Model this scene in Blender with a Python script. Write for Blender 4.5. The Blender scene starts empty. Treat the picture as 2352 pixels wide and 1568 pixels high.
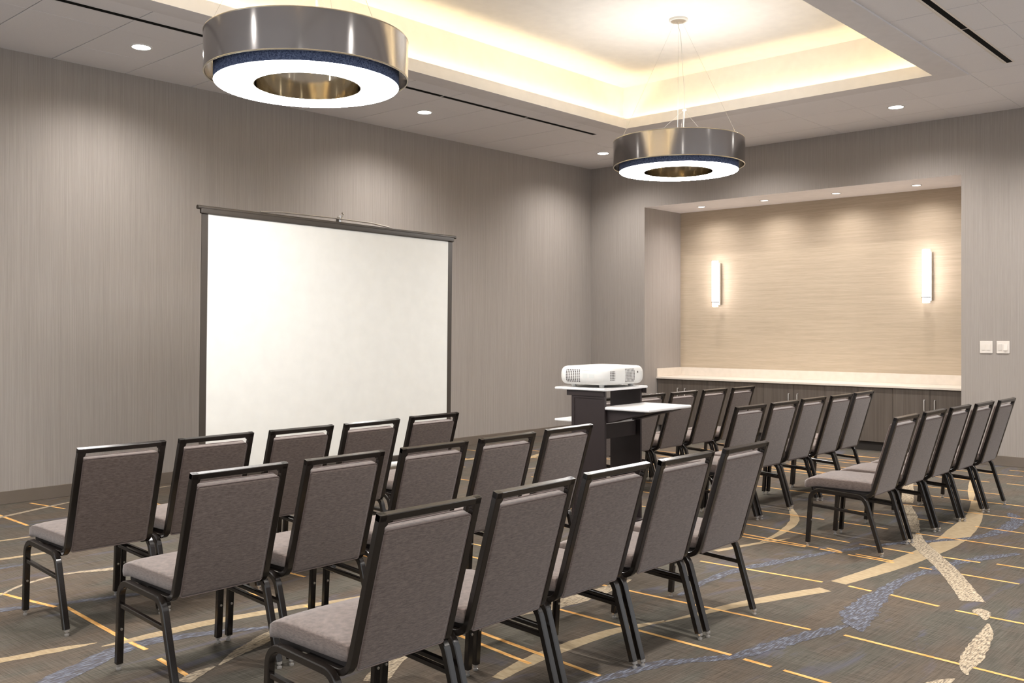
import bpy, bmesh, math, random
from mathutils import Vector, Matrix
random.seed(7)
PI = math.pi
SC = bpy.context.scene
COL = SC.collection

# ------------------------------------------------------------------ materials
def mat(name):
    m = bpy.data.materials.new(name); m.use_nodes = True
    nt = m.node_tree; nt.nodes.clear()
    out = nt.nodes.new('ShaderNodeOutputMaterial'); b = nt.nodes.new('ShaderNodeBsdfPrincipled')
    nt.links.new(b.outputs[0], out.inputs[0])
    return m, nt, b
def N(nt, t, **kw):
    n = nt.nodes.new(t)
    for k, v in kw.items(): setattr(n, k, v)
    return n
def simple(name, col, rough=.5, metal=0., spec=.5, bump=None, coat=0.):
    m, nt, b = mat(name)
    b.inputs['Base Color'].default_value = (*col, 1); b.inputs['Roughness'].default_value = rough
    b.inputs['Metallic'].default_value = metal; b.inputs['Specular IOR Level'].default_value = spec
    b.inputs['Coat Weight'].default_value = coat
    # slight procedural variation
    tc = N(nt, 'ShaderNodeTexCoord'); nz = N(nt, 'ShaderNodeTexNoise'); nz.inputs['Scale'].default_value = bump[0] if bump else 9
    nt.links.new(tc.outputs['Object'], nz.inputs['Vector'])
    mx = N(nt, 'ShaderNodeMix', data_type='RGBA'); mx.inputs[6].default_value = (*[c * .94 for c in col], 1); mx.inputs[7].default_value = (*[min(1, c * 1.05) for c in col], 1)
    nt.links.new(nz.outputs['Fac'], mx.inputs[0]); nt.links.new(mx.outputs[2], b.inputs['Base Color'])
    if bump:
        bp = N(nt, 'ShaderNodeBump'); bp.inputs['Strength'].default_value = bump[1]; bp.inputs['Distance'].default_value = .002
        nt.links.new(nz.outputs['Fac'], bp.inputs['Height']); nt.links.new(bp.outputs[0], b.inputs['Normal'])
    return m
def emit(name, col, s):
    m = bpy.data.materials.new(name); m.use_nodes = True; nt = m.node_tree; nt.nodes.clear()
    out = nt.nodes.new('ShaderNodeOutputMaterial'); e = nt.nodes.new('ShaderNodeEmission')
    e.inputs[0].default_value = (*col, 1); e.inputs[1].default_value = s
    nt.links.new(e.outputs[0], out.inputs[0]); return m
def ramp(nt, stops):
    r = N(nt, 'ShaderNodeValToRGB'); el = r.color_ramp.elements
    while len(el) < len(stops): el.new(.5)
    for e, (p, c) in zip(el, stops): e.position = p; e.color = (*c, 1)
    return r
def streaked(name, scale, c0, c1, rough=.8, spec=.3, fine=None, bump=.15, lo=.3, hi=.7, detail=3, sheen=0.):
    """colour streaks from a stretched noise, plus an optional second finer one"""
    m, nt, b = mat(name)
    tc = N(nt, 'ShaderNodeTexCoord'); mp = N(nt, 'ShaderNodeMapping'); mp.inputs['Scale'].default_value = scale
    nz = N(nt, 'ShaderNodeTexNoise'); nz.inputs['Scale'].default_value = 1; nz.inputs['Detail'].default_value = detail
    nt.links.new(tc.outputs['Object'], mp.inputs[0]); nt.links.new(mp.outputs[0], nz.inputs['Vector'])
    fac = nz.outputs['Fac']
    if fine:
        mp2 = N(nt, 'ShaderNodeMapping'); mp2.inputs['Scale'].default_value = fine
        n2 = N(nt, 'ShaderNodeTexNoise'); n2.inputs['Scale'].default_value = 1; n2.inputs['Detail'].default_value = 2
        nt.links.new(tc.outputs['Object'], mp2.inputs[0]); nt.links.new(mp2.outputs[0], n2.inputs['Vector'])
        a = N(nt, 'ShaderNodeMath', operation='ADD'); a.use_clamp = False
        nt.links.new(fac, a.inputs[0]); nt.links.new(n2.outputs['Fac'], a.inputs[1])
        h = N(nt, 'ShaderNodeMath', operation='MULTIPLY'); h.inputs[1].default_value = .5
        nt.links.new(a.outputs[0], h.inputs[0]); fac = h.outputs[0]
    r = ramp(nt, [(lo, c0), (hi, c1)]); nt.links.new(fac, r.inputs[0]); nt.links.new(r.outputs[0], b.inputs['Base Color'])
    bp = N(nt, 'ShaderNodeBump'); bp.inputs['Strength'].default_value = bump; bp.inputs['Distance'].default_value = .001
    nt.links.new(fac, bp.inputs['Height']); nt.links.new(bp.outputs[0], b.inputs['Normal'])
    b.inputs['Roughness'].default_value = rough; b.inputs['Specular IOR Level'].default_value = spec
    b.inputs['Sheen Weight'].default_value = sheen
    return m

M = {}
M['wall'] = streaked('wallcovering', (110, 110, .9), (.300, .271, .247), (.362, .331, .305), fine=(520, 520, 5), lo=.38, hi=.62, rough=.75, bump=.06)
M['niche_tan'] = streaked('grasscloth', (1.2, 1.2, 42), (.43, .355, .262), (.53, .445, .34), fine=(7, 7, 260), lo=.35, hi=.66, rough=.7)
M['base'] = streaked('baseboard_vinyl', (3, 3, 3), (.15, .125, .1), (.17, .14, .115), rough=.5)
M['tile'] = streaked('ceiling_tile', (300, 300, 300), (.76, .745, .755), (.82, .805, .815), rough=.95, spec=.1)
M['paint'] = simple('white_paint', (.86, .83, .78), .9, spec=.2)
M['bandpaint'] = simple('soffit_paint', (.72, .70, .70), .9, spec=.2)
M['niche_paint'] = simple('niche_paint', (.90, .87, .88), .85, spec=.2)
M['seam'] = simple('seam_shadow_gap', (.10, .09, .085), .9)
M['fabric'] = streaked('chair_fabric', (45, 45, 230), (.070, .052, .045), (.178, .138, .121), fine=(500, 900, 900), lo=.36, hi=.66, rough=.95, spec=.15, bump=.5, detail=4, sheen=.38)
M['piping'] = simple('piping_fabric', (.17, .135, .125), .9, spec=.2, bump=(400, .3))
M['frame'] = simple('chair_frame', (.010, .0075, .006), .22, spec=.5)
M['frame'].node_tree.nodes['Principled BSDF'].inputs['IOR'].default_value = 1.6
M['pan'] = simple('seat_pan', (.03, .024, .022), .8)
M['chrome'] = simple('chrome', (.75, .74, .72), .15, 1)
M['glide'] = simple('clear_glide', (.55, .53, .5), .12, .6)
M['steel'] = simple('brushed_steel', (.62, .6, .56), .28, 1)
M['nickel'] = simple('satin_nickel', (.8, .78, .75), .45, .7)
M['mirrorband'] = simple('pendant_film', (.46, .445, .44), .13, 1)
M['goldband'] = simple('pendant_inner', (.60, .54, .43), .1, 1)
M['rimtrim'] = simple('pendant_rim', (.6, .55, .45), .3, 1)
M['felt'] = streaked('navy_felt', (120, 120, 120), (.028, .038, .088), (.19, .235, .37), fine=(500, 500, 500), lo=.38, hi=.62, rough=1, spec=.1)
M['whiteplastic'] = simple('white_plastic', (.68, .675, .65), .4)
M['whitelam'] = simple('white_laminate', (.70, .695, .69), .35)
M['wood'] = simple('dark_cart_board', (.024, .017, .017), .45, spec=.45)
M['black'] = simple('black', (.006, .006, .006), .9, spec=.1)
M['screenblack'] = simple('screen_black', (.035, .027, .02), .5)
M['screenwhite'] = simple('screen_matte', (.63, .625, .59), .9, spec=.2)
M['stone'] = streaked('quartz_top', (14, 14, 14), (.68, .62, .54), (.74, .67, .59), rough=.35, bump=.01)
M['cab'] = streaked('cabinet_laminate', (120, 120, 1.5), (.080, .065, .054), (.128, .107, .09), fine=(30, 30, .8), lo=.33, hi=.66, rough=.55)
M['cabdark'] = simple('toe_kick', (.03, .024, .02), .7)
M['dot'] = simple('vent_hole', (.07, .055, .055), .9)
M['portgrey'] = simple('port_panel', (.62, .64, .62), .5)
M['switch'] = simple('switch_plate', (.74, .69, .63), .45)
M['e_disc'] = emit('pendant_diffuser_glow', (1, .97, .945), 44)
M['e_top'] = emit('pendant_uplight_glow', (1, .96, .92), 9)
M['e_cove'] = emit('cove_led', (1, .77, .43), 44)
M['e_down'] = emit('downlight_lens', (1, .95, .88), 22)
M['e_nd'] = emit('niche_downlight_lens', (1, .9, .83), 5)
M['e_sconce'] = emit('sconce_diffuser', (1, .91, .88), 9)
M['cord'] = simple('cord', (.6, .58, .52), .5)

def carpet():
    m, nt, b = mat('carpet_ground')
    tc = N(nt, 'ShaderNodeTexCoord')
    def noise(sc, det=2, dist=0):
        mp = N(nt, 'ShaderNodeMapping'); mp.inputs['Scale'].default_value = sc
        n = N(nt, 'ShaderNodeTexNoise'); n.inputs['Scale'].default_value = 1; n.inputs['Detail'].default_value = det; n.inputs['Distortion'].default_value = dist
        nt.links.new(tc.outputs['Object'], mp.inputs[0]); nt.links.new(mp.outputs[0], n.inputs['Vector']); return n.outputs['Fac']
    a = ramp(nt, [(.36, (.066, .056, .045)), (.64, (.134, .115, .094))])          # cross hatching
    h1 = noise((5, 150, 1), 4); h2 = noise((170, 4, 1), 4)
    mx = N(nt, 'ShaderNodeMath', operation='ADD'); nt.links.new(h1, mx.inputs[0]); nt.links.new(h2, mx.inputs[1])
    hf = N(nt, 'ShaderNodeMath', operation='MULTIPLY'); hf.inputs[1].default_value = .5; nt.links.new(mx.outputs[0], hf.inputs[0])
    nt.links.new(hf.outputs[0], a.inputs[0])
    # broad colour patches: olive, slate blue, brown
    bl = ramp(nt, [(.40, (.92, .99, 1.0)), (.5, (1, 1, 1)), (.62, (1.07, 1.0, .95))]); nt.links.new(noise((1.1, 2.6, 1), 5, 1.0), bl.inputs[0])
    m1 = N(nt, 'ShaderNodeMix', data_type='RGBA', blend_type='MULTIPLY'); m1.inputs[0].default_value = 1
    nt.links.new(a.outputs[0], m1.inputs[6]); nt.links.new(bl.outputs[0], m1.inputs[7])
    rb = ramp(nt, [(.58, (0, 0, 0)), (.72, (1, 1, 1))]); nt.links.new(noise((.9, 3.5, 1), 4, 2.0), rb.inputs[0])
    m2 = N(nt, 'ShaderNodeMix', data_type='RGBA'); m2.inputs[7].default_value = (.105, .107, .15, 1)
    s = N(nt, 'ShaderNodeMath', operation='MULTIPLY'); s.inputs[1].default_value = .55; nt.links.new(rb.outputs[0], s.inputs[0])
    nt.links.new(s.outputs[0], m2.inputs[0]); nt.links.new(m1.outputs[2], m2.inputs[6]); nt.links.new(m2.outputs[2], b.inputs['Base Color'])
    bp = N(nt, 'ShaderNodeBump'); bp.inputs['Strength'].default_value = .5; bp.inputs['Distance'].default_value = .003
    nt.links.new(noise((350, 350, 350), 1), bp.inputs['Height']); nt.links.new(bp.outputs[0], b.inputs['Normal'])
    b.inputs['Roughness'].default_value = 1; b.inputs['Specular IOR Level'].default_value = .1
    return m
def stroke_mat(name, c0, c1, scale, gap=None, dark=(.12, .1, .08)):
    m, nt, b = mat(name)
    tc = N(nt, 'ShaderNodeTexCoord'); mp = N(nt, 'ShaderNodeMapping'); mp.inputs['Scale'].default_value = scale
    n = N(nt, 'ShaderNodeTexNoise'); n.inputs['Scale'].default_value = 1; n.inputs['Detail'].default_value = 3
    nt.links.new(tc.outputs['Object'], mp.inputs[0]); nt.links.new(mp.outputs[0], n.inputs['Vector'])
    st = [(.35, c0), (.65, c1)] if gap is None else [(gap - .03, dark), (gap + .03, c0), (.7, c1)]
    r = ramp(nt, st); nt.links.new(n.outputs['Fac'], r.inputs[0]); nt.links.new(r.outputs[0], b.inputs['Base Color'])
    b.inputs['Roughness'].default_value = 1; b.inputs['Specular IOR Level'].default_value = .1
    return m
M['carpet'] = carpet()
M['k_orange'] = stroke_mat('carpet_orange', (.56, .27, .075), (.80, .50, .20), (60, 9, 1))
M['k_tan'] = stroke_mat('carpet_tan', (.32, .245, .15), (.40, .315, .20), (70, 20, 1))
M['k_cream'] = stroke_mat('carpet_cream', (.33, .27, .19), (.52, .44, .33), (26, 130, 1), gap=.44, dark=(.17, .14, .11))
M['k_blue'] = stroke_mat('carpet_blue', (.10, .105, .132), (.21, .225, .26), (18, 110, 1), gap=.485, dark=(.085, .078, .08))

# ------------------------------------------------------------------ mesh helpers
def box(bm, x0, x1, y0, y1, z0, z1, mi=0, bev=0):
    vs = [bm.verts.new(p) for p in ((x0,y0,z0),(x1,y0,z0),(x1,y1,z0),(x0,y1,z0),(x0,y0,z1),(x1,y0,z1),(x1,y1,z1),(x0,y1,z1))]
    fs = [bm.faces.new([vs[i] for i in q]) for q in ((3,2,1,0),(4,5,6,7),(0,1,5,4),(1,2,6,5),(2,3,7,6),(3,0,4,7))]
    for f in fs: f.material_index = mi
    if bev:
        es = {e for f in fs for e in f.edges}
        r = bmesh.ops.bevel(bm, geom=list(es), offset=bev, segments=2, affect='EDGES', profile=.5)
        for f in r['faces']: f.material_index = mi
    return vs
def tbox(bm, c, h, mtx, mi=0, bev=0, seg=2):
    """box of half sizes h around local centre c, carried by the matrix mtx"""
    vs = [bm.verts.new(mtx @ Vector((c[0]+sx*h[0], c[1]+sy*h[1], c[2]+sz*h[2]))) for sz in (-1,1) for sx, sy in ((-1,-1),(1,-1),(1,1),(-1,1))]
    fs = [bm.faces.new([vs[i] for i in q]) for q in ((3,2,1,0),(4,5,6,7),(0,1,5,4),(1,2,6,5),(2,3,7,6),(3,0,4,7))]
    for f in fs: f.material_index = mi
    if bev:
        es = {e for f in fs for e in f.edges}
        r = bmesh.ops.bevel(bm, geom=list(es), offset=bev, segments=seg, affect='EDGES', profile=.5)
        for f in r['faces']: f.material_index = mi
def quad(bm, pts, mi=0):
    f = bm.faces.new([bm.verts.new(p) for p in pts]); f.material_index = mi; return f
def fillet(pts, rad, n=7):
    out = [Vector(pts[0])]; marks = []
    for i in range(1, len(pts)-1):
        p, a, c = Vector(pts[i]), Vector(pts[i-1]), Vector(pts[i+1])
        u, v = (a-p).normalized(), (c-p).normalized(); ang = u.angle(v); t = rad[i-1] / math.tan(ang/2)
        s, e = p+u*t, p+v*t; ctr = p + (u+v).normalized() * (rad[i-1] / math.sin(ang/2))
        st = len(out)
        for k in range(n+1):
            q = s.lerp(e, k/n) - ctr; out.append(ctr + q.normalized()*rad[i-1])
        marks.append((st, len(out)-1))
    out.append(Vector(pts[-1])); return out, marks
def ribbon(bm, pts, x, wx, wt, ch=.004, mi=0):
    """rounded rectangular tube along a path in the y-z plane at x (pts are 2D y,z)"""
    rings = []
    for i, p in enumerate(pts):
        t = (pts[min(i+1, len(pts)-1)] - pts[max(i-1, 0)]).normalized(); nrm = Vector((-t[1], t[0]))
        a, b = wx/2, wt/2
        prof = [(-a+ch,-b),(a-ch,-b),(a,-b+ch),(a,b-ch),(a-ch,b),(-a+ch,b),(-a,b-ch),(-a,-b+ch)]
        rings.append([bm.verts.new((x+u, p[0]+nrm[0]*v, p[1]+nrm[1]*v)) for u, v in prof])
    for r0, r1 in zip(rings, rings[1:]):
        for k in range(8): bm.faces.new((r0[k], r0[(k+1)%8], r1[(k+1)%8], r1[k])).material_index = mi
    bm.faces.new(rings[0][::-1]).material_index = mi; bm.faces.new(rings[-1]).material_index = mi
def tube(bm, pts, r, n=8, mi=0, closed=False):
    P = [Vector(p) for p in pts]; rings = []
    for i, p in enumerate(P):
        if closed: t = (P[(i+1) % len(P)] - P[i-1]).normalized()
        else: t = (P[min(i+1, len(P)-1)] - P[max(i-1, 0)]).normalized()
        ref = Vector((0,0,1)) if abs(t.z) < .9 else Vector((1,0,0))
        u = t.cross(ref).normalized(); v = t.cross(u)
        rings.append([bm.verts.new(p + (u*math.cos(a)+v*math.sin(a))*r) for a in [2*PI*k/n for k in range(n)]])
    pairs = list(zip(rings, rings[1:])) + ([(rings[-1], rings[0])] if closed else [])
    for r0, r1 in pairs:
        for k in range(n): bm.faces.new((r0[k], r0[(k+1)%n], r1[(k+1)%n], r1[k])).material_index = mi
    if not closed: bm.faces.new(rings[0][::-1]); bm.faces.new(rings[-1])
def lathe(bm, prof, c, n=48, mi=0, closed=False):
    """revolve (r,z) profile around vertical axis through c"""
    rings = [[bm.verts.new((c[0]+r*math.cos(2*PI*k/n), c[1]+r*math.sin(2*PI*k/n), c[2]+z)) if r > 1e-6 else None for k in range(n)] for r, z in prof]
    for i, (r, z) in enumerate(prof):
        if r <= 1e-6:
            v = bm.verts.new((c[0], c[1], c[2]+z)); rings[i] = [v]*n
    prs = list(zip(rings, rings[1:])) + ([(rings[-1], rings[0])] if closed else [])
    for r0, r1 in prs:
        for k in range(n):
            vs = []
            for v in (r0[k], r0[(k+1)%n], r1[(k+1)%n], r1[k]):
                if v not in vs: vs.append(v)
            if len(vs) > 2: bm.faces.new(vs).material_index = mi
def obj(name, bm, mats, parent=None, smooth=True, ang=35):
    bmesh.ops.recalc_face_normals(bm, faces=bm.faces)
    me = bpy.data.meshes.new(name); bm.to_mesh(me); bm.free()
    for m in (mats if isinstance(mats, (list, tuple)) else [mats]): me.materials.append(M[m])
    if smooth:
        me.polygons.foreach_set('use_smooth', [True]*len(me.polygons)); me.set_sharp_from_angle(angle=math.radians(ang))
    o = bpy.data.objects.new(name, me); COL.objects.link(o)
    if parent: o.parent = parent
    if smooth: wn = o.modifiers.new('wn', 'WEIGHTED_NORMAL'); wn.keep_sharp = True
    return o
def new(): return bmesh.new()
def thing(name, label, cat, loc=(0,0,0), rz=0, group=None):
    o = bpy.data.objects.new(name, None); o.empty_display_size = .1; COL.objects.link(o)
    o.location = loc; o.rotation_euler = (0, 0, rz); o['label'] = label; o['category'] = cat
    if group: o['group'] = group
    return o
def struct(name, bm, mats, smooth=False):
    o = obj(name, bm, mats, None, smooth); o['kind'] = 'structure'; return o
def dup(root, loc, rz, label, group=None):
    r = root.copy(); COL.objects.link(r); r.location = loc; r.rotation_euler = (0, 0, rz); r['label'] = label
    if group: r['group'] = group
    for ch in list(root.children):
        c = ch.copy(); COL.objects.link(c); c.parent = r
        for g in list(ch.children):
            d = g.copy(); COL.objects.link(d); d.parent = c
    return r

# ------------------------------------------------------------------ room
YL, XR, XN, YR, ZC = 8.73, 11.40, -1.6, -1.7, 3.925
NY0, NY1, NX, NZ = 3.45, 7.76, 12.36, 3.27          # niche
# floor with its woven pattern
bm = new(); box(bm, XN-.1, XR+1.1, YR-.1, YL+.1, -.06, 0)
LVL = {1: .0012, 2: .0008, 3: .0016, 4: .0010}
def stroke(pts, mi, jag=0.):
    """pts: (x,y,width); a strip of the pattern lying in the pile"""
    P = [Vector((p[0], p[1])) for p in pts]; L, R = [], []
    for i, p in enumerate(P):
        t = (P[min(i+1, len(P)-1)] - P[max(i-1, 0)]).normalized(); n = Vector((-t[1], t[0])); w = pts[i][2]/2
        L.append(p + n*(w + random.uniform(-jag, jag)*w)); R.append(p - n*(w + random.uniform(-jag, jag)*w))
    z = LVL[mi]
    for i in range(len(P)-1):
        quad(bm, [(*L[i], z), (*R[i], z), (*R[i+1], z), (*L[i+1], z)], mi)
def curve_stroke(ctrl, mi, n=8, jag=.1):
    """Catmull-Rom through (x,y,w)"""
    out = []
    C = [ctrl[0]] + ctrl + [ctrl[-1]]
    for i in range(1, len(C)-2):
        for k in range(n):
            t = k/n; q = []
            for j in range(3):
                a, b_, c, d = C[i-1][j], C[i][j], C[i+1][j], C[i+2][j]
                q.append(.5*((2*b_)+(-a+c)*t+(2*a-5*b_+4*c-d)*t*t+(-a+3*b_-3*c+d)*t**3))
            q[2] = max(q[2], .001); out.append(q)
    out.append(list(ctrl[-1])); stroke(out, mi, jag)
OR = [(5.38,3.23,5.42,2.42),(4.46,4.6,4.52,2.08),(3.95,3.6,3.92,2.19),(3.91,2.12,3.90,1.98),(3.90,1.92,3.87,1.5),(4.55,1.92,4.48,1.10),(5.44,2.27,5.42,2.13),(5.42,2.02,5.37,1.74),
      (5.35,1.65,5.33,1.0),(6.23,3.6,6.22,2.90),(6.33,3.6,6.25,2.82),(6.23,2.8,6.22,2.64),(6.29,2.78,6.25,2.66),(6.20,2.59,6.18,2.28),(6.25,2.56,6.22,2.3),(6.17,2.12,6.17,2.04),(6.17,1.94,6.16,1.54),(6.65,3.6,6.56,2.73),
      (6.56,2.66,6.53,2.28),(6.55,2.16,6.56,1.87),(6.59,1.78,6.58,1.3),(7.22,3.8,7.22,3.21),(7.21,3.13,7.20,2.70),(7.18,2.49,7.17,1.6),(7.74,2.24,7.71,1.70),(7.75,3.5,7.74,2.4),
      (2.04,5.79,2.14,5.28),(2.18,5.24,2.14,4.46),(2.90,8.6,2.89,7.64),(3.28,8.62,3.37,8.13),(2.14,4.42,2.14,4.26),(2.12,4.1,2.1,3.8),(3.06,4.92,3.01,4.64),(2.98,4.9,3.0,4.66),(3.31,3.6,3.21,2.80),(3.40,3.5,3.30,2.48),
      (3.0,5.6,3.02,5.05),(3.4,5.3,3.42,4.8),(3.06,4.3,3.08,3.9),(8.3,3.2,8.3,1.8),(8.9,3.0,8.9,2.0),(8.35,4.7,8.3,3.4),(9.6,5.6,9.62,3.2),(9.0,6.0,9.0,4.6)]
for x0, y0, x1, y1 in OR: stroke([(x0, y0, .024), ((x0+x1)/2, (y0+y1)/2, .025), (x1, y1, .024)], 1, .12)
x = 4.0
while x < 11.2:                                   # lines further back and behind the viewer
    y = 8.5 - random.random()
    while y > 4.9:
        l = random.uniform(.4, 1.4); stroke([(x, y, .02), (x+.02, y-l, .02)], 1); y -= l + random.uniform(.1, .5)
    x += random.uniform(.35, .75)
for x in [9.4, 10.1, 10.7, 11.1]:
    y = 4.9
    while y > .5: l = random.uniform(.4, 1.2); stroke([(x, y, .02), (x, y-l, .02)], 1); y -= l + random.uniform(.1, .5)
x = -3.8
while x < 11:
    y = .9
    while y > -3.0: l = random.uniform(.4, 1.2); stroke([(x, y, .02), (x, y-l, .02)], 1); y -= l + random.uniform(.1, .5)
    x += random.uniform(.4, .8)
curve_stroke([(2.98,2.79,.06),(3.31,2.83,.085),(3.82,2.80,.07),(4.15,2.70,.02)], 2)
curve_stroke([(4.07,2.71,.006),(4.27,2.66,.03),(4.77,2.53,.085),(5.28,2.34,.09)], 2, jag=.05)
curve_stroke([(5.47,2.345,.10),(6.0,2.27,.13),(6.48,2.23,.15),(7.0,2.22,.17),(7.5,2.27,.18),(8.2,2.38,.12),(8.88,2.58,.05)], 2, jag=.03)
curve_stroke([(8.9,2.61,.03),(9.5,2.78,.07),(10.3,3.0,.05)], 2)
curve_stroke([(1.2,4.68,.06),(1.63,4.61,.07),(1.85,4.57,.07),(2.03,4.53,.008)], 2)
curve_stroke([(2.02,4.46,.01),(2.2,4.44,.07),(2.55,4.42,.085),(2.95,4.33,.07),(3.4,4.2,.05),(4.0,4.15,.03)], 2)
curve_stroke([(1.5,7.5,.03),(2.4,7.25,.04),(3.2,7.2,.03)], 2)
curve_stroke([(2.0,6.7,.05),(2.6,6.62,.05),(3.3,6.6,.03)], 2)
curve_stroke([(6.15,3.2,.02),(6.6,3.25,.06),(7.1,3.4,.07),(7.6,3.7,.03)], 2)
curve_stroke([(5.7,3.3,.05),(6.1,3.2,.04),(6.4,3.1,.01)], 2)
curve_stroke([(5.59,1.63,.13),(5.9,1.79,.12),(6.20,1.95,.12),(6.6,2.2,.12),(6.95,2.41,.12),(7.15,2.50,.12)], 3, jag=.06)
curve_stroke([(7.2,2.53,.12),(7.6,2.68,.13),(8.0,2.85,.13),(8.28,2.97,.12)], 3)
curve_stroke([(8.4,3.0,.13),(9.0,3.2,.12),(9.5,3.35,.06)], 3)
curve_stroke([(5.47,1.56,.02),(5.42,1.54,.09),(5.34,1.50,.05),(5.27,1.48,.01)], 3)
curve_stroke([(5.22,1.45,.01),(5.05,1.41,.06),(4.85,1.385,.085),(4.6,1.35,.09),(4.45,1.33,.04),(4.38,1.30,.01)], 3)
curve_stroke([(4.3,1.33,.01),(4.15,1.36,.09),(3.9,1.35,.08),(3.6,1.3,.01)], 3)
curve_stroke([(2.26,3.82,.01),(2.4,3.9,.06),(2.55,3.96,.09),(2.68,4.02,.09),(2.9,4.05,.06),(3.3,4.06,.02)], 3)
curve_stroke([(2.05,3.75,.07),(2.15,3.80,.06),(2.24,3.82,.01)], 3)
curve_stroke([(2.02,5.74,.015),(2.2,5.88,.03),(2.45,5.95,.035),(2.74,5.85,.07),(3.1,5.7,.07),(3.6,5.55,.08),(4.2,5.5,.03)], 3)
curve_stroke([(3.1,3.5,.12),(3.5,3.45,.14),(4.0,3.3,.13),(4.4,3.28,.10),(4.7,3.3,.02)], 3)
curve_stroke([(2.6,3.15,.10),(2.9,3.35,.12),(3.1,3.5,.08)], 3)
curve_stroke([(2.3,7.9,.05),(2.9,8.15,.05),(3.7,8.45,.04),(4.8,8.6,.03)], 3)
for k in range(16):                               # looser pieces in the parts mostly hidden by the seats
    x0, y0 = random.uniform(5, 10.5), random.uniform(5, 8.2); a = random.uniform(-.5, .5); l = random.uniform(.5, 1.3)
    curve_stroke([(x0, y0, .02), (x0+l*.5, y0+a*l*.5, .09), (x0+l, y0+a*l*.8+.1, .02)], random.choice((2, 3, 4)))
curve_stroke([(3.1,2.5,.03),(3.3,2.44,.06),(3.6,2.37,.07),(3.92,2.17,.06),(4.22,2.1,.10),(4.5,2.03,.09),(4.72,1.97,.02)], 4, jag=.3)
curve_stroke([(4.66,1.88,.02),(4.8,1.96,.14),(5.0,2.02,.18),(5.22,2.05,.14),(5.6,2.08,.08),(5.96,2.07,.06),(6.3,2.02,.06),(6.6,1.93,.09),(7.0,1.75,.05)], 4, jag=.2)
curve_stroke([(1.65,4.16,.12),(2.00,4.33,.11),(2.2,4.36,.09),(2.5,4.25,.07),(2.75,4.1,.03)], 4, jag=.2)
curve_stroke([(1.6,5.5,.06),(1.92,5.44,.07),(2.11,5.36,.05),(2.44,5.24,.06),(2.9,5.1,.05)], 4, jag=.2)
curve_stroke([(1.5,6.3,.05),(1.9,6.35,.05),(2.4,6.4,.04)], 4, jag=.2)
curve_stroke([(4.6,2.9,.03),(5.2,2.95,.07),(5.7,2.85,.07),(6.2,2.7,.05),(6.7,2.5,.06),(7.4,2.1,.07),(8.1,2.05,.12),(8.5,2.2,.05)], 4, jag=.3)
struct('floor', bm, ['carpet', 'k_orange', 'k_tan', 'k_cream', 'k_blue'])

bm = new(); box(bm, XN-.1, XR+.12, YL, YL+.12, 0, 4.6); struct('wall_left', bm, 'wall')
bm = new()
T = .12
box(bm, XR, XR+T, YR, NY0, 0, 4.6); box(bm, XR, XR+T, NY1, YL, 0, 4.6); box(bm, XR, XR+T, NY0, NY1, NZ, 4.6)
box(bm, XR+T, NX+T, NY0-T, NY0, 0, 4.0); box(bm, XR+T, NX+T, NY1, NY1+T, 0, 4.0)
struct('wall_right', bm, 'wall')
bm = new(); box(bm, NX, NX+T, NY0, NY1, 0, NZ); struct('wall_niche', bm, 'niche_tan')
bm = new(); box(bm, XR+T, NX+T, NY0, NY1, NZ, NZ+.1); box(bm, XR+.001, XR+T, NY0, NY1, NZ-.001, NZ); struct('ceiling_niche', bm, 'niche_paint')
# the two unseen sides behind the viewer: windows invented to bring in fill daylight
def cutwall(name, lo, hi, horiz, at, openings, z0=.12, z1=3.55):
    bm = new(); e = [lo] + [v for o_ in openings for v in o_] + [hi]
    def seg(a, b, c, d): box(bm, a, b, at-.12, at, c, d) if horiz else box(bm, at-.12, at, a, b, c, d)
    for a, b in zip(e[::2], e[1::2]): seg(a, b, 0, 4.6)
    for a, b in openings: seg(a, b, 0, z0); seg(a, b, z1, 4.6)
    struct(name, bm, 'wall')
    for k, (a, b) in enumerate(openings):
        bm = new(); m_ = (a+b)/2
        for u, v, c, d in ((a, b, z0, z0+.05), (a, b, z1-.05, z1), (a, a+.05, z0, z1), (b-.05, b, z0, z1), (m_-.025, m_+.025, z0, z1)):
            box(bm, u, v, at-.09, at-.04, c, d) if horiz else box(bm, at-.09, at-.04, u, v, c, d)
        global WN; WN += 1; struct('added_window_%d' % WN, bm, 'screenblack')
WN = 0
cutwall('wall_rear', XN-.1, XR+.12, True, YR, [(-1.3, 1.5), (1.7, 4.5), (4.7, 7.5), (7.7, 10.5)])
cutwall('wall_near', YR, YL, False, XN, [(-1.4, 1.4), (1.6, 4.4), (4.6, 7.4)])
bm = new(); box(bm, XN, XR-.001, YL-.012, YL-.0005, 0, .112, bev=.003); struct('baseboard_left', bm, 'base')
bm = new(); box(bm, XR-.012, XR-.0005, YR, NY0, 0, .112, bev=.003); box(bm, XR-.012, XR-.0005, NY1, YL-.013, 0, .112, bev=.003); struct('baseboard_right', bm, 'base')
bm = new(); box(bm, XN, XR, YR+.0005, YR+.012, 0, .112); struct('baseboard_rear', bm, 'base')

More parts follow.
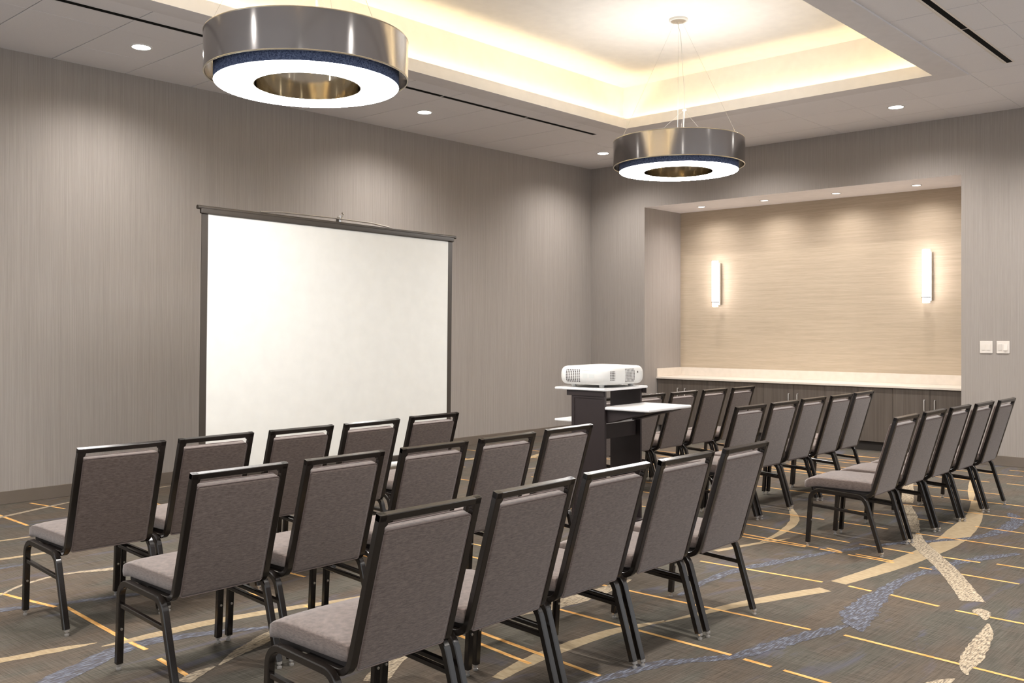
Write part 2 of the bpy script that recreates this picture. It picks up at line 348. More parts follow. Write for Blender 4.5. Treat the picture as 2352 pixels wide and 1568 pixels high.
# ceiling tiles, every tile a shallow block with an open joint to its neighbours
GX, GY, S = 3.51, 2.82, .67
X0, X1, Y0, Y1 = GX-S*3, GX+S*9, GY, GY+S*6         # area of the raised tray and its painted band: 1.50..9.54 x 2.82..6.84
def cuts(lo, hi, g):
    c = [lo]; k = math.ceil((lo-g)/S)
    while g+k*S < hi - 1e-6:
        if g+k*S > lo + 1e-6: c.append(g+k*S)
        k += 1
    return c + [hi]
bm = new(); cx_, cy_ = cuts(XN, XR, GX), cuts(YR, YL, GY); j = .0045
for a, b in zip(cx_, cx_[1:]):
    for c, d in zip(cy_, cy_[1:]):
        mx_, my_ = (a+b)/2, (c+d)/2
        if X0 < mx_ < X1 and Y0 < my_ < Y1: continue
        dz = random.uniform(0, .0015)
        box(bm, a+j, b-j, c+.0016, d-.0016, ZC+dz, ZC+.02)
for a, b, c, d in ((XN, X0, YR, YL), (X1, XR, YR, YL), (X0, X1, YR, Y0), (X0, X1, Y1, YL)):
    quad(bm, [(a,c,ZC+.007),(b,c,ZC+.007),(b,d,ZC+.007),(a,d,ZC+.007)], 1)
struct('ceiling', bm, ['tile', 'seam'])
# raised tray: painted band, lip, light trough, upper walls and upper ceiling
LX0, LX1, LY0, LY1 = 1.72, 9.32, 3.08, 6.61
prof = [(None, ZC+.01), (None, 3.912), (0, 3.912), (0, 4.028), (.03, 4.028), (.03, 3.955), (.125, 3.955), (.125, 4.44)]
def ring(o, z):
    if o is None: return [(X0+.001,Y0+.001,z),(X1-.001,Y0+.001,z),(X1-.001,Y1-.001,z),(X0+.001,Y1-.001,z)]
    return [(LX0-o,LY0-o,z),(LX1+o,LY0-o,z),(LX1+o,LY1+o,z),(LX0-o,LY1+o,z)]
bm = new(); rg = [ring(o, z) for o, z in prof]
for i, (a, b) in enumerate(zip(rg, rg[1:])):
    for k in range(4): quad(bm, [a[k], a[(k+1)%4], b[(k+1)%4], b[k]], 1 if i < 2 else 0)
quad(bm, rg[-1], 0)
o = struct('ceiling_tray', bm, ['paint', 'bandpaint'])
bm = new(); box(bm, XN, XR, YR, YL, 4.5, 4.55); struct('ceiling_slab', bm, 'paint')
# lit strips lying in the trough
for i, (a, b, c, d) in enumerate(((LX0, LX1, LY1+.075, LY1+.105), (LX0, LX1, LY0-.105, LY0-.075), (LX1+.075, LX1+.105, LY0, LY1), (LX0-.105, LX0-.075, LY0, LY1))):
    nm = ('long cove strip light behind the ceiling lip on the screen side', 'long cove strip light behind the ceiling lip opposite the screen side',
          'short cove strip light behind the ceiling lip nearest the niche wall', 'short cove strip light behind the ceiling lip farthest from the niche wall')[i]
    t = thing('cove_light', nm + ', warm yellow glow', 'light', ((a+b)/2, (c+d)/2, 3.957), 0, 'cove lights around the raised ceiling')
    hx, hy = (b-a)/2, (d-c)/2
    bm = new(); box(bm, -hx, hx, -hy, hy, 0, .008); obj('channel', bm, 'steel', t, False)
    bm = new(); box(bm, -hx+.01, hx-.01, -hy+.004, hy-.004, .009, .018); obj('lit_strip', bm, 'e_cove', t, False)

# ------------------------------------------------------------------ downlights
def spot(parent, name, loc, energy, col, size, blend, rad=.06):
    l = bpy.data.lights.new(name, 'SPOT'); l.energy = energy; l.color = col; l.spot_size = math.radians(size); l.spot_blend = blend; l.shadow_soft_size = rad
    o = bpy.data.objects.new(name, l); COL.objects.link(o); o.parent = parent; o.location = loc; return o
def downlight(x, y, label, group, z=ZC, r=.075, e=150, em='e_down', size=150, col=(1, .945, .90), blend=1.0):
    t = thing('recessed_downlight', label, 'ceiling light', (x, y, z), 0, group)
    bm = new(); lathe(bm, [(r, -.0005), (r+.016, -.0005), (r+.014, -.006), (r, -.004)], (0,0,0), 32, closed=True); obj('trim_ring', bm, 'whiteplastic', t)
    bm = new(); lathe(bm, [(0, -.002), (r, -.002)], (0,0,0), 32); obj('lens', bm, em, t)
    spot(t, 'lamp_beam', (0, 0, -.02), e, col, size, blend, r*.8)
    return t
G = 'round recessed downlights in the tiled ceiling'
downlight(3.88, 7.81, 'round white recessed downlight left of the near ring pendant', G)
downlight(7.16, 7.81, 'round white recessed downlight just right of the near ring pendant, above the projection screen', G)
downlight(10.47, 7.81, 'round white recessed downlight in the far room corner, beside the far ring pendant', G)
downlight(10.44, 5.82, 'round white recessed downlight hidden behind the far ring pendant, above the niche', G)
downlight(10.44, 3.83, 'round white recessed downlight above the right end of the niche', G)
for x, y in ((.59, 7.81), (10.44, 1.84), (7.16, 1.75), (3.88, 1.75), (.59, 1.75), (.59, 4.8), (.59, -1.0), (3.88, -1.0), (7.16, -1.0), (10.44, -1.0)):  # unseen fixtures on the same grid, added for fill light and pendant reflections
    downlight(x, y, 'added round recessed downlight outside the picture, for fill light', G + ' outside the picture', e=260)
for y, w in ((7.12, 'leftmost, faint at the left end'), (6.14, 'second from the left'), (5.13, 'third from the left'), (4.12, 'rightmost')):
    downlight(11.90, y, 'small round downlight in the niche ceiling, ' + w, 'small downlights in the niche ceiling', z=NZ, r=.05, e=30, em='e_nd', size=160, col=(1, .92, .88), blend=1.0)

# ------------------------------------------------------------------ linear air diffusers
def diffuser(y, xs, w, label):
    t = thing('slot_diffuser', label, 'air vent', (xs[0], y, ZC), 0)
    L = xs[-1]-xs[0]
    f = .018
    bm = new()
    box(bm, 0, L, -w/2-f, -w/2, -.0012, 0); box(bm, 0, L, w/2, w/2+f, -.0012, 0)
    if w < .055: box(bm, 0, L, -w/2-f-.014, -w/2-f-.004, -.0012, 0) if False else box(bm, 0, L, w/2+f+.004, w/2+f+.012, -.0012, 0)
    for x in xs: box(bm, max(0, x-xs[0]-.006), min(L, x-xs[0]+.006), -w/2, w/2, -.0012, 0)
    obj('frame', bm, 'switch' if w < .055 else 'bandpaint', t, False)
    bm = new(); box(bm, .004, L-.004, -w/2, w/2, -.0008, -.0002); obj('slot', bm, 'black', t, False)
diffuser(7.135, [-1.1, .22, 1.54, 2.86, 4.15, 5.47, 6.79, 8.11, 9.40], .06, 'thin black linear slot air vent in the ceiling tiles on the projection screen side')
diffuser(2.425, [-1.1, .22, 1.54, 2.86, 4.15, 5.47, 6.79, 8.10, 9.39], .05, 'wide black linear slot air vent with white flanges at the top right')

# ------------------------------------------------------------------ ring pendants
def pendant(x, y, label):
    t = thing('ring_pendant', label, 'pendant light', (x, y, 0), 0, 'large metallic ring pendants hung from the raised ceiling')
    R, zb, zt = .613, 3.047, 3.283
    bm = new(); lathe(bm, [(R, zb), (R, zt), (R-.006, zt), (R-.006, zb)], (0,0,0), 96, closed=True); obj('outer_band', bm, 'mirrorband', t)
    bm = new()
    for z in (zb, zt): tube(bm, [((R-.003)*math.cos(a), (R-.003)*math.sin(a), z) for a in [2*PI*k/96 for k in range(96)]], .005, 6, closed=True)
    obj('rim', bm, 'rimtrim', t)
    ri, rh, zd = .556, .318, 2.995
    bm = new(); lathe(bm, [(ri, zd+.006), (ri, zt-.02), (ri-.01, zt-.02), (ri-.01, zd+.006)], (0,0,0), 96, closed=True); obj('felt_drum', bm, 'felt', t)
    bm = new(); lathe(bm, [(ri-.001, zd+.006), (ri-.006, zd), (rh+.006, zd), (rh+.001, zd+.006)], (0,0,0), 96); obj('light_diffuser', bm, 'e_disc', t)
    bm = new(); lathe(bm, [(rh, zd), (rh, zt-.02), (rh+.006, zt-.02), (rh+.006, zd)], (0,0,0), 72, closed=True); obj('inner_band', bm, 'goldband', t)
    bm = new(); lathe(bm, [(ri-.012, zt-.03), (rh+.008, zt-.03)], (0,0,0), 72); obj('top_plate', bm, 'e_top', t)
    bm = new()                                                      # spokes holding the outer band
    for k in range(3):
        a = math.radians(-87 + 120*k); tube(bm, [(.3*math.cos(a), .3*math.sin(a), zt-.025), ((R-.004)*math.cos(a), (R-.004)*math.sin(a), zt-.025)], .006, 6)
    obj('spokes', bm, 'steel', t)
    for k in range(3):
        a = math.radians(-87 + 120*k); bm = new()
        tube(bm, [(.03*math.cos(a), .03*math.sin(a), 4.425), (.6*math.cos(a), .6*math.sin(a), zt-.02)], .0012, 5); obj('suspension_cable', bm, 'steel', t)
    bm = new(); lathe(bm, [(0, 4.418), (.085, 4.418), (.088, 4.422), (.088, 4.4395), (0, 4.4395)], (0,0,0), 40); c = obj('canopy', bm, 'whiteplastic', t)
    bm = new(); lathe(bm, [(0, 4.4165), (.07, 4.4165)], (0,0,0), 40); obj('canopy_plate', bm, 'steel', c)
    rx, ry = .672, -.741
    W = [(-.008, 4.418), (-.004, 4.39), (.018, 4.31), (.028, 4.2), (.036, 4.05), (.045, 3.9), (.054, 3.8), (.056, 3.7), (.056, 3.59)]
    bm = new(); tube(bm, [(w*rx, w*ry, z) for w, z in W], .0032, 6); obj('power_cord', bm, 'cord', t)
    bm = new(); lathe(bm, [(0, 3.575), (.02, 3.575), (.02, 3.59), (0, 3.59)], (.056*rx, .056*ry, 0), 16)
    tube(bm, [(.056*rx, .056*ry, 3.58), (.04*rx, .04*ry, 3.27)], .0055, 8)
    for k in range(3):
        a = math.radians(33 + 120*k); tube(bm, [(.05*rx, .05*ry, 3.58), (.32*math.cos(a), .32*math.sin(a), 3.262)], .001, 4)
    obj('junction_hub', bm, 'whiteplastic', t)
pendant(3.468, 4.84, 'large metallic ring pendant nearest the viewer, cut by the top edge of the photo')
pendant(7.694, 4.854, 'smaller-looking far metallic ring pendant with its ceiling canopy and cord in view')

# ------------------------------------------------------------------ niche furniture
bm = new()
box(bm, 11.69, NX-.002, NY0+.002, NY1-.002, .793, .82, bev=.003)
box(bm, NX-.022, NX-.002, NY0+.002, NY1-.002, .8205, .942, bev=.002)
box(bm, 11.70, NX-.0225, NY1-.022, NY1-.002, .8205, .942, bev=.002); box(bm, 11.70, NX-.0225, NY0+.002, NY0+.022, .8205, .942, bev=.002)
o = obj('countertop', bm, 'stone'); o['label'] = 'long cream stone countertop with backsplash across the niche'; o['category'] = 'countertop'
def cabinet(y0, y1, label, doors):
    t = thing('base_cabinet', label, 'cabinet', (11.72, (y0+y1)/2, 0), 0, 'grey-brown laminate cabinets under the niche countertop')
    h = (y1-y0)/2
    bm = new(); box(bm, .02, .60, -h+.001, h-.001, .115, .7925); obj('body', bm, 'cab', t, False)
    bm = new(); box(bm, .06, .58, -h+.001, h-.001, 0, .114); obj('toe_kick', bm, 'cabdark', t, False)
    for s in (-1, 1):
        a, b = (-h, 0) if s < 0 else (0, h)
        bm = new(); box(bm, 0, .019, a+.0018, b-.0018, .118, .79, bev=.001)
        d = obj('door' if doors else 'fixed_panel', bm, 'cab', t, False)
        if doors:
            y = s*.06; bm = new()
            tube(bm, [(-.001, y, .665), (-.028, y, .665), (-.030, y, .655), (-.030, y, .545), (-.028, y, .535), (-.001, y, .535)], .0055, 8); obj('handle', bm, 'nickel', d)
seams = [NY0+.01, 4.34, 5.20, 6.06, 6.92, NY1-.01]
cabinet(seams[0], seams[1], 'grey-brown two-door base cabinet at the right end of the niche', True)
cabinet(seams[1], seams[2], 'grey-brown handleless cabinet between the rightmost and middle pairs of handles', False)
cabinet(seams[2], seams[3], 'grey-brown two-door base cabinet in the middle of the niche', True)
cabinet(seams[3], seams[4], 'grey-brown handleless cabinet between the middle and leftmost pairs of handles', False)
cabinet(seams[4], seams[5], 'grey-brown two-door base cabinet at the left end of the niche, behind the front row', True)
for y, w in ((7.10, 'left'), (4.12, 'right')):
    t = thing('wall_sconce', 'tall glowing tube wall sconce on the ' + w + ' side of the tan niche wall', 'wall light', (NX-.115, y, 0), 0, 'tube sconces on the niche wall')
    bm = new(); lathe(bm, [(0, 1.915), (.044, 1.915), (.047, 1.92), (.047, 2.505), (.044, 2.51), (0, 2.51)], (0,0,0), 32); obj('glass_tube', bm, 'e_sconce', t)
    bm = new(); lathe(bm, [(0, 1.84), (.040, 1.84), (.043, 1.845), (.043, 1.903), (0, 1.903)], (0,0,0), 32); obj('lower_tube', bm, 'e_sconce', t)
    bm = new(); lathe(bm, [(0, 1.904), (.052, 1.904), (.052, 1.914), (0, 1.914)], (0,0,0), 32); obj('collar', bm, 'cabdark', t)
    bm = new(); box(bm, .054, .1145, -.045, .045, 1.87, 2.48); box(bm, .046, .055, -.006, .006, 1.90, 2.50); obj('back_plate', bm, 'steel', t)  # plate widened to block the tube's light toward the wall
def plate(y, label, k):
    t = thing('switch_plate', label, 'light switch', (XR, y, 1.311), 0)
    bm = new(); box(bm, -.008, 0, -.066, .066, -.067, .067, bev=.003); obj('cover_plate', bm, 'switch', t)
    for s in (-1, 1):
        bm = new()
        if k == 0: box(bm, -.0115, -.0082, s*.028-.017, s*.028+.017, -.034, .034, bev=.002)
        else:
            vs = box(bm, -.0115, -.0082, s*.028-.017, s*.028+.017, -.034, .034)
            for v in vs:
                if v.co.z*s > 0 and v.co.x < -.01: v.co.x -= .006
        obj('rocker', bm, 'switch', t)
plate(3.186, 'square white double switch plate on the grey wall, nearer the niche', 0)
plate(3.013, 'square white double switch plate on the grey wall, farther from the niche, one rocker tilted', 1)

# ------------------------------------------------------------------ projection screen
t = thing('projection_screen', 'large white portable projection screen with black borders standing by the left wall', 'projection screen', (4.90, 6.4, 0))
t.rotation_euler = (0, math.radians(.75), 0)
X = lambda x: x - 4.915
bm = new(); box(bm, -1.235, 1.235, -.002, .002, .40, 2.36); obj('screen_fabric', bm, 'screenwhite', t, False)
for s in (-1, 1):
    bm = new(); box(bm, s*1.235 if s > 0 else -1.287, 1.287 if s > 0 else -1.235, -.003, .003, .40, 2.37); obj('side_border', bm, 'screenblack', t, False)
bm = new(); box(bm, -1.3, 1.3, -.018, .012, 2.345, 2.395, bev=.008); tube(bm, [(-1.325, -.004, 2.39), (1.325, -.004, 2.39)], .016, 12); obj('top_bar', bm, 'screenblack', t)
bm = new(); tube(bm, [(-.80, -.02, 2.408), (-.6, -.02, 2.424), (-.1, -.02, 2.43), (.3, -.02, 2.426), (.50, -.02, 2.408)], .006, 8); obj('carry_handle', bm, 'steel', t)
bm = new(); tube(bm, [(-.02, .0, 2.40), (-.02, .0, 2.46)], .01, 8); tube(bm, [(-.05, .0, 2.445), (.0, .0, 2.445), (.015, .0, 2.47), (.0, .0, 2.485)], .007, 8); obj('hook', bm, 'chrome', t)
bm = new(); box(bm, -1.29, 1.29, -.022, .02, .352, .402, bev=.01); obj('lower_border', bm, 'screenblack', t)
bm = new(); tube(bm, [(-1.33, .0, .325), (1.33, .0, .325)], .03, 14); obj('roller_case', bm, 'whiteplastic', t)
bm = new(); box(bm, -.014, .014, .035, .065, .25, 2.44, bev=.003); obj('pole', bm, 'screenblack', t)
for k in range(3):
    a = math.radians(90+120*k); bm = new(); tube(bm, [(0, .05, .42), (.5*math.cos(a)*.75, .05+.5*math.sin(a)*.75, .05), (.55*math.cos(a)*.75, .05+.55*math.sin(a)*.75, .015)], .011, 8); obj('leg', bm, 'screenblack', t)

# ------------------------------------------------------------------ projector cart
cart = thing('projector_cart', 'dark board projector cart with white shelves standing in the aisle', 'cart', (5.475, 4.09, 0), math.radians(1.8))
def board(name, x0, x1, y0, y1, z0, z1, m, bev=.003, par=cart):
    bm = new(); box(bm, x0, x1, y0, y1, z0, z1, bev=bev); return obj(name, bm, m, par)
board('top_shelf', -.285, .268, -.215, .215, 1.082, 1.10, 'whitelam', .007)
board('side_panel', -.265, -.243, -.205, .075, .07, 1.0815, 'wood')
board('side_panel', .243, .265, -.165, .10, .07, 1.0815, 'wood')
board('top_bracket', -.272, -.266, -.200, .115, 1.045, 1.081, 'wood', .001); board('top_bracket', .266, .272, -.2, .17, 1.045, 1.081, 'wood', .001)
bm = new()
for a, b, c, d in ((-.205, .075, 1.03, 1.044), (-.205, .075, .07, .1), (-.205, -.18, .1, 1.03), (.05, .075, .1, 1.03)): box(bm, -.2685, -.2655, a, b, c, d)
obj('panel_trim', bm, 'wood', cart)
board('middle_shelf', -.24, .13, -.19, .25, .853, .87, 'whitelam', .006)
board('back_apron', -.242, .242, -.13, -.11, .74, .852, 'wood')
board('bottom_shelf', -.242, .242, -.2, .12, .12, .14, 'wood')
sh = board('side_shelf', -.265, .29, -.56, -.17, .955, .975, 'whitelam', .008)
bm = new()                                            # wedge shaped support under the side shelf
for x0, x1 in ((-.24, -.10), (.10, .24)):
    v = [bm.verts.new(p) for p in ((x0,-.19,.954),(x0,-.52,.954),(x0,-.50,.94),(x0,-.19,.86),(x1,-.19,.954),(x1,-.52,.954),(x1,-.50,.94),(x1,-.19,.86))]
    for q in ((0,1,2,3),(7,6,5,4),(0,4,5,1),(1,5,6,2),(2,6,7,3),(3,7,4,0)): bm.faces.new([v[i] for i in q])
box(bm, -.10, .10, -.5, -.25, .94, .954)
obj('shelf_support', bm, 'wood', cart)
for sx in (-.254, .254):
    for sy in (-.17, .05):
        c = board('caster_bracket', sx-.012, sx+.012, sy-.012, sy+.012, .05, .069, 'steel', .001)
        bm = new(); lathe(bm, [(0, -.011), (.024, -.011), (.026, -.006), (.026, .006), (.024, .011), (0, .011)], (0,0,0), 20)
        for v in bm.verts: v.co = Vector((sx+v.co.z, sy+v.co.x, .0262+v.co.y))
        obj('caster_wheel', bm, 'black', c)

# projector
pj = thing('projector', 'white projector with rounded corners and dotted vent grilles on the cart top', 'projector', (5.475, 4.09, 1.10), math.radians(1.8))
PA, PB, PH, PZ = .268, .226, .064, .083
def psurf(a, zz):
    """point on the housing: a footprint angle, zz height -1..1"""
    n = 4.6; c, s = math.cos(a), math.sin(a)
    r = (abs(c)**n + abs(s)**n)**(-1/n)
    k = (1-abs(zz)**2.8)**(1/2.8); k = .80 + .20*k if abs(zz) < 1 else .80
    return Vector((PA*r*c*k, PB*r*s*k, PZ+PH*zz))
bm = new(); rings = []
zs = [-1, -.985, -.94, -.86, -.72, -.5, -.25, 0, .25, .5, .72, .86, .94, .985, 1]
for zz in zs: rings.append([bm.verts.new(psurf(2*PI*k/96, zz)) for k in range(96)])
for r0, r1 in zip(rings, rings[1:]):
    for k in range(96): bm.faces.new((r0[k], r0[(k+1)%96], r1[(k+1)%96], r1[k]))
bm.faces.new(rings[0][::-1])
top = [bm.verts.new((v.co.x*.55, v.co.y*.55, PZ+PH+.006)) for v in rings[-1]]
for k in range(96): bm.faces.new((rings[-1][k], rings[-1][(k+1)%96], top[(k+1)%96], top[k]))
bm.faces.new(top)
obj('housing', bm, 'whiteplastic', pj, ang=50)
def dots(name, axis, us, zs_, r=.0032, m='dot'):
    """little round holes on the face looking along -x ('x') or -y ('y')"""
    bm = new()
    for u in us:
        for zz in zs_:
            uu = u
            if axis == 'x': a = math.atan2(uu/PB, -1.0); p = psurf(a, zz); 
            else: a = math.atan2(-1.0, uu/PA); p = psurf(a, zz)
            # footprint is nearly flat there, so take the true normal from neighbours
            e = .02; du = psurf(a+e, zz)-psurf(a-e, zz); dz = psurf(a, min(zz+.03, .99))-psurf(a, zz-.03)
            n = du.cross(dz).normalized()
            if n.dot(Vector((p.x, p.y, 0))) < 0: n.negate()
            du.normalize(); dv = n.cross(du).normalized(); p = p + n*.0008
            bm.faces.new([bm.verts.new(p + (du*math.cos(t_)+dv*math.sin(t_))*r) for t_ in [2*PI*k/8 for k in range(8)]])
    return obj(name, bm, m, pj, False)
zz7 = [-.62+.175*k for k in range(8)]
dots('vent_grille', 'x', [.125-.0165*k for k in range(8)], zz7, .0050)
dots('vent_grille', 'y', [-.215+.015*k for k in range(4)], [-.42+.175*k for k in range(6)], .0042)
dots('vent_grille', 'y', [-.035+.0175*k for k in range(7)], [-.66+.165*k for k in range(9)], .0048)
dots('vent_grille', 'y', [.165+.016*k for k in range(4)], [-.3, -.1, .12, .3], .003, 'portgrey')
dots('sensor_eye', 'y', [.115], [.32], .008)
bm = new()
for zz, u0, u1 in ((.60, -.155, -.01),):
    pts = [psurf(math.atan2((u0+(u1-u0)*k/8)/PB, -1.), zz-(.12 if k < 2 else 0)) + Vector((-.0008, 0, 0)) for k in range(9)]
    tube(bm, pts, .0012, 5)
obj('port_recess_edge', bm, 'portgrey', pj)
bm = new()
for (u0, u1, z0, z1) in ((-.06, -.02, -.25, .25), (-.12, -.075, -.2, .2)):
    quad(bm, [psurf(math.atan2(u/PB, -1.), zz) + Vector((-.0012, 0, 0)) for u, zz in ((u0, z0), (u1, z0), (u1, z1), (u0, z1))])
obj('port_panel', bm, 'portgrey', pj, False)
for sx, sy in ((-.18, .12), (.17, -.13), (-.18, -.12), (.17, .12)):
    bm = new(); lathe(bm, [(0, 0), (.016, 0), (.018, .004), (.02, .024), (0, .024)], (sx, sy, 0), 20); obj('foot', bm, 'whiteplastic', pj)

# ------------------------------------------------------------------ chairs
DIRB = Vector((-.1605, .5433)).normalized(); NB = Vector((DIRB[1], -DIRB[0]))     # along the back, and forward normal (y,z)
P1 = Vector((-.180, .381)); LB = .5665
BM = Matrix(((1, 0, 0, 0), (0, DIRB[0], NB[0], P1[0]), (0, DIRB[1], NB[1], P1[1]), (0, 0, 0, 1)))   # local (x, s, n) -> chair
def make_chair(label):
    t = thing('banquet_chair', label, 'chair')
    path, mk = fillet([(.252, .03), (.226, .400), (-.142, .383), (-.250, .03)], (.07, .07))
    i0, i1 = mk[0][1], mk[1][0]
    for s in (-1, 1):
        x = s*.2435
        for nm, pts, fy in (('leg', path[:i0+1], .254), ('leg', path[i1:][::-1], -.258)):
            bm = new(); ribbon(bm, [Vector(p) for p in pts], x, .030, .028, .0035); lg = obj(nm, bm, 'frame', t, ang=25)
            bm = new(); tube(bm, [(x, fy-.0005*math.copysign(1, fy), .030), (x, fy, .022)], .0125, 12); lathe(bm, [(0, 0), (.010, 0), (.0118, .003), (.0115, .010), (.006, .012), (.007, .020), (.0124, .022), (.0124, .031), (0, .031)], (x, fy, 0), 16); obj('foot_glide', bm, 'glide', lg)
            if fy > 0:
                bm = new(); lathe(bm, [(0, 0), (.006, 0), (.006, .003), (0, .004)], (0,0,0), 10)
                for v in bm.verts: v.co = Vector((x + v.co.x, .2265 - v.co.z, .185 + v.co.y))
                obj('bolt', bm, 'steel', lg)
        bm = new(); ribbon(bm, [Vector(p) for p in path[i0:i1+1]], x, .030, .028, .0035); obj('side_rail', bm, 'frame', t, ang=25)
        bm = new(); ribbon(bm, [Vector((.226, .292)), Vector((-.163, .268))], x, .020, .020, .003); obj('stretcher', bm, 'frame', t)
        # back upright, curling forward under the seat
        up, _ = fillet([(.05, .386), P1, tuple(P1 + DIRB*LB)], (.065,))
        bm = new(); ribbon(bm, [Vector(p) for p in up], s*.2125, .030, .025, .0025); obj('back_upright', bm, 'frame', t, ang=25)
        bm = new(); lathe(bm, [(0, 0), (.011, 0), (.010, .004), (.004, .007), (0, .007)], (0,0,0), 14)
        for v in bm.verts: v.co = Vector((s*.190 + v.co.x, -.188 - v.co.z, .405 + v.co.y))
        obj('bolt', bm, 'chrome', t)
    bm = new(); tbox(bm, (0, LB-.0125, 0), (.2275, .0125, .0125), BM, bev=.0022, seg=1)
    for s in (-1, 1):                                  # small gussets in the upper corners
        v = [bm.verts.new(BM @ Vector(p)) for p in ((s*.204, LB-.02, -.010), (s*.186, LB-.02, -.010), (s*.189, LB-.038, -.010), (s*.204, LB-.050, -.010), (s*.204, LB-.02, .010), (s*.186, LB-.02, .010), (s*.189, LB-.038, .010), (s*.204, LB-.050, .010))]
        for q in ((0,1,2,3),(7,6,5,4),(0,4,5,1),(1,5,6,2),(2,6,7,3),(3,7,4,0)): bm.faces.new([v[i] for i in q])
    obj('top_rail', bm, 'frame', t)
    # back cushion
    c0, c1 = .012, LB-.058
    bm = new(); tbox(bm, (0, (c0+c1)/2, .012), (.1965, (c1-c0)/2, .024), BM, bev=.014, seg=4)
    bmesh.ops.subdivide_edges(bm, edges=[e for e in bm.edges if e.calc_length() > .2], cuts=6, use_grid_fill=True)
    inv = BM.inverted()
    for v in bm.verts:
        q = inv @ v.co; e = max(0, 1-(q.x/.1965)**2)*max(0, 1-((q.y-(c0+c1)/2)/((c1-c0)/2))**2)
        q.z += (.010 if q.z > .012 else -.004)*e; v.co = BM @ q
    bc = obj('backrest', bm, 'fabric', t, ang=60)
    for z_, nm in ((-.008, 'piping'), (.030, 'piping')):
        bm = new(); rr = .014; pts = []
        for cx_, cy_, a0 in ((.195-rr, c1-rr, 0), (-.195+rr, c1-rr, 90), (-.195+rr, c0+rr, 180), (.195-rr, c0+rr, 270)):
            for k in range(5):
                a = math.radians(a0+22.5*k); pts.append(BM @ Vector((cx_+rr*math.cos(a)*.97, cy_+rr*math.sin(a)*.97, z_)))
        tube(bm, pts, .0026, 6, closed=True); obj(nm, bm, 'piping', bc)
    # seat cushion with a rounded waterfall front
    bm = new(); NX_, NY_ = 16, 22; w, y0, y1 = .228, -.182, .302
    def pt(u, v, topside):
        u = (1-math.cos(PI*u))/2; v = (1-math.cos(PI*v))/2
        x = -w + 2*w*u; y = y0 + (y1-y0)*v
        ex, ey = abs(2*u-1), abs(2*v-1)
        edge = (1-ex**4.5)**(1/4) * (1-ey**(4.5 if v > .5 else 12))**(1/4) if ex < 1 and ey < 1 else 0
        mid = .446; hh = .038*edge**.6
        dr = max(0, (y-.18)/.12); zoff = -.026*dr*dr
        crown = .007*(1-ex**2)*(1-ey**2)
        # round the plan corners
        cr = .05; 
        ax, ay = max(0, abs(x)-(w-cr)), max(0, y-(y1-cr))
        if ax > 0 and ay > 0:
            d = math.hypot(ax, ay)
            m_ = max(ax, ay); f = m_/d; x = math.copysign((w-cr)+ax*f, x); y = (y1-cr)+ay*f
        tp = 1-.03*(1-edge)
        return (x*tp, y, mid + zoff + (hh + crown if topside else -hh))
    top = [[bm.verts.new(pt(i/NX_, j_/NY_, True)) for i in range(NX_+1)] for j_ in range(NY_+1)]
    bot = [[top[j_][i] if i in (0, NX_) or j_ in (0, NY_) else bm.verts.new(pt(i/NX_, j_/NY_, False)) for i in range(NX_+1)] for j_ in range(NY_+1)]
    for g, fl in ((top, 0), (bot, 1)):
        for j_ in range(NY_):
            for i in range(NX_):
                q = [g[j_][i], g[j_][i+1], g[j_+1][i+1], g[j_+1][i]]
                try: bm.faces.new(q[::-1] if fl else q)
                except ValueError: pass
    st = obj('seat', bm, 'fabric', t, ang=80)
    bm = new(); box(bm, -.2005, .2005, -.165, .235, .390, .4175, bev=.004)
    for y in (.14, -.09): box(bm, -.229, .229, y-.012, y+.012, .377, .3915)
    obj('seat_pan', bm, 'pan', t)
    return t

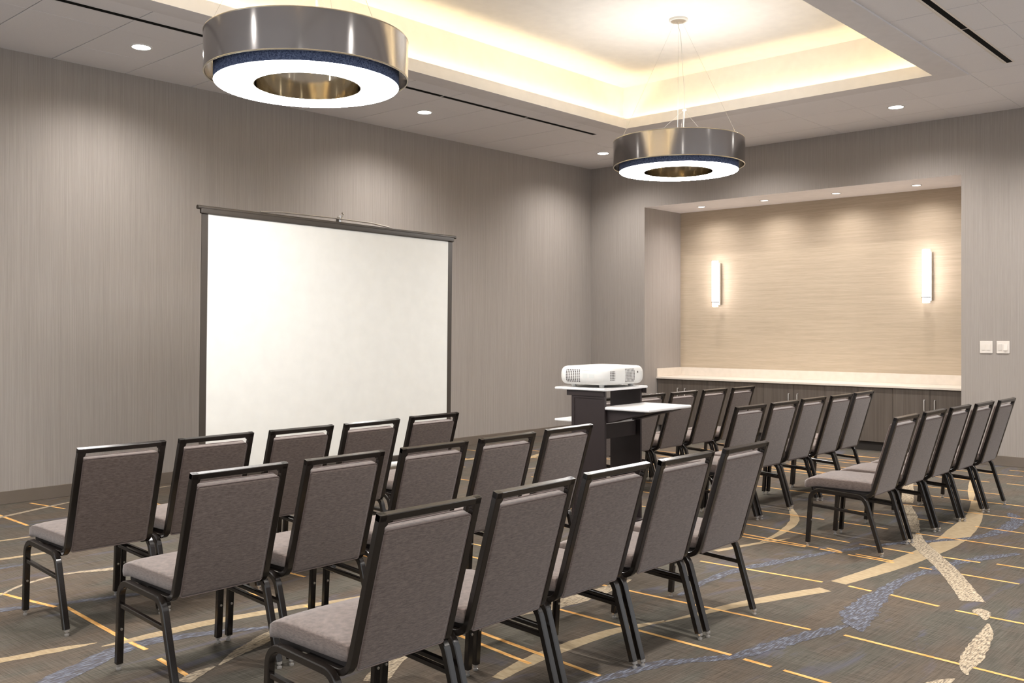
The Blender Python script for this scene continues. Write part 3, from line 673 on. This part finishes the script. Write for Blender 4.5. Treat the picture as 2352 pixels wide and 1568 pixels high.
ROWS = {   # back row is nearest the viewer; x, y of the middle of the top rail, turn in degrees
 ('back', 'left'): [(2.105,2.250,.0),(2.640,2.262,.8),(3.188,2.288,.8),(3.712,2.281,.0),(4.249,2.275,1.0)],
 ('middle', 'left'): [(2.142,3.439,.0),(2.681,3.436,.8),(3.230,3.430,.0),(3.770,3.434,1.0),(4.345,3.472,2.0)],
 ('front', 'left'): [(2.185,4.575,.2),(2.713,4.590,1.2),(3.259,4.587,1.4),(3.790,4.597,1.8),(4.368,4.650,1.2)],
 ('back', 'right'): [(6.425,2.272,1.6),(6.970,2.270,.9),(7.492,2.258,.5),(8.005,2.235,.4),(8.518,2.208,.4)],
 ('middle', 'right'): [(6.493,3.446,-.8),(7.030,3.435,-.4),(7.600,3.455,.2),(8.120,3.435,.6),(8.650,3.450,1.4)],
 ('front', 'right'): [(6.545,4.735,.8),(7.055,4.720,.8),(7.565,4.695,.8),(8.075,4.668,.8),(8.585,4.643,.8)],
}
ORD = ['leftmost', 'second from left', 'middle one', 'second from right', 'rightmost']
ROWN = {'back': 'row nearest the viewer', 'middle': 'middle row', 'front': 'row farthest from the viewer'}
EXTRA = {('front', 'right', 0): 'taupe banquet chair mostly hidden behind the projector cart, right of the aisle',
         ('front', 'right', 1): 'taupe banquet chair partly hidden by the projector cart side shelf, right of the aisle'}
proto = None
for (row, side), L in ROWS.items():
    for i, (mx, my, r) in enumerate(L):
        a = math.radians(r); K = 1.0158; c = (mx*K - .352*math.sin(a), my*K + .352*math.cos(a), 0)
        lab = EXTRA.get((row, side, i), 'taupe banquet chair %s of the aisle, %s, %s' % (side, ROWN[row], ORD[i]))
        grp = 'banquet chairs in the %s, %s of the aisle' % (ROWN[row], side)
        if proto is None:
            proto = make_chair(lab); proto.location = c; proto.rotation_euler = (0, 0, a); proto['group'] = grp
        else: dup(proto, c, a, lab, grp)

# ------------------------------------------------------------------ camera, world, view
cam = bpy.data.cameras.new('camera'); co = bpy.data.objects.new('camera', cam); COL.objects.link(co)
co.location = (0, 0, 1.5); co.rotation_euler = (PI/2, 0, math.radians(42.21-90))
cam.sensor_width = 36; cam.lens = 36*2176/2352; cam.shift_y = -26/2352; cam.clip_end = 100
SC.camera = co
w = bpy.data.worlds.new('world'); SC.world = w; w.use_nodes = True
w.node_tree.nodes['Background'].inputs[0].default_value = (.95, .97, 1, 1); w.node_tree.nodes['Background'].inputs[1].default_value = 1.0
SC.view_settings.view_transform = 'Standard'; SC.view_settings.look = 'None'; SC.view_settings.gamma = 1; SC.view_settings.use_curve_mapping = False
SC.view_settings.exposure = .46
SC.cycles.use_denoising = True; SC.cycles.use_adaptive_sampling = True; SC.cycles.adaptive_threshold = .03; SC.cycles.adaptive_min_samples = 24; SC.cycles.max_bounces = 10; SC.cycles.diffuse_bounces = 6; SC.cycles.glossy_bounces = 5
SC.cycles.sample_clamp_indirect = 8; SC.cycles.caustics_reflective = False; SC.cycles.caustics_refractive = False
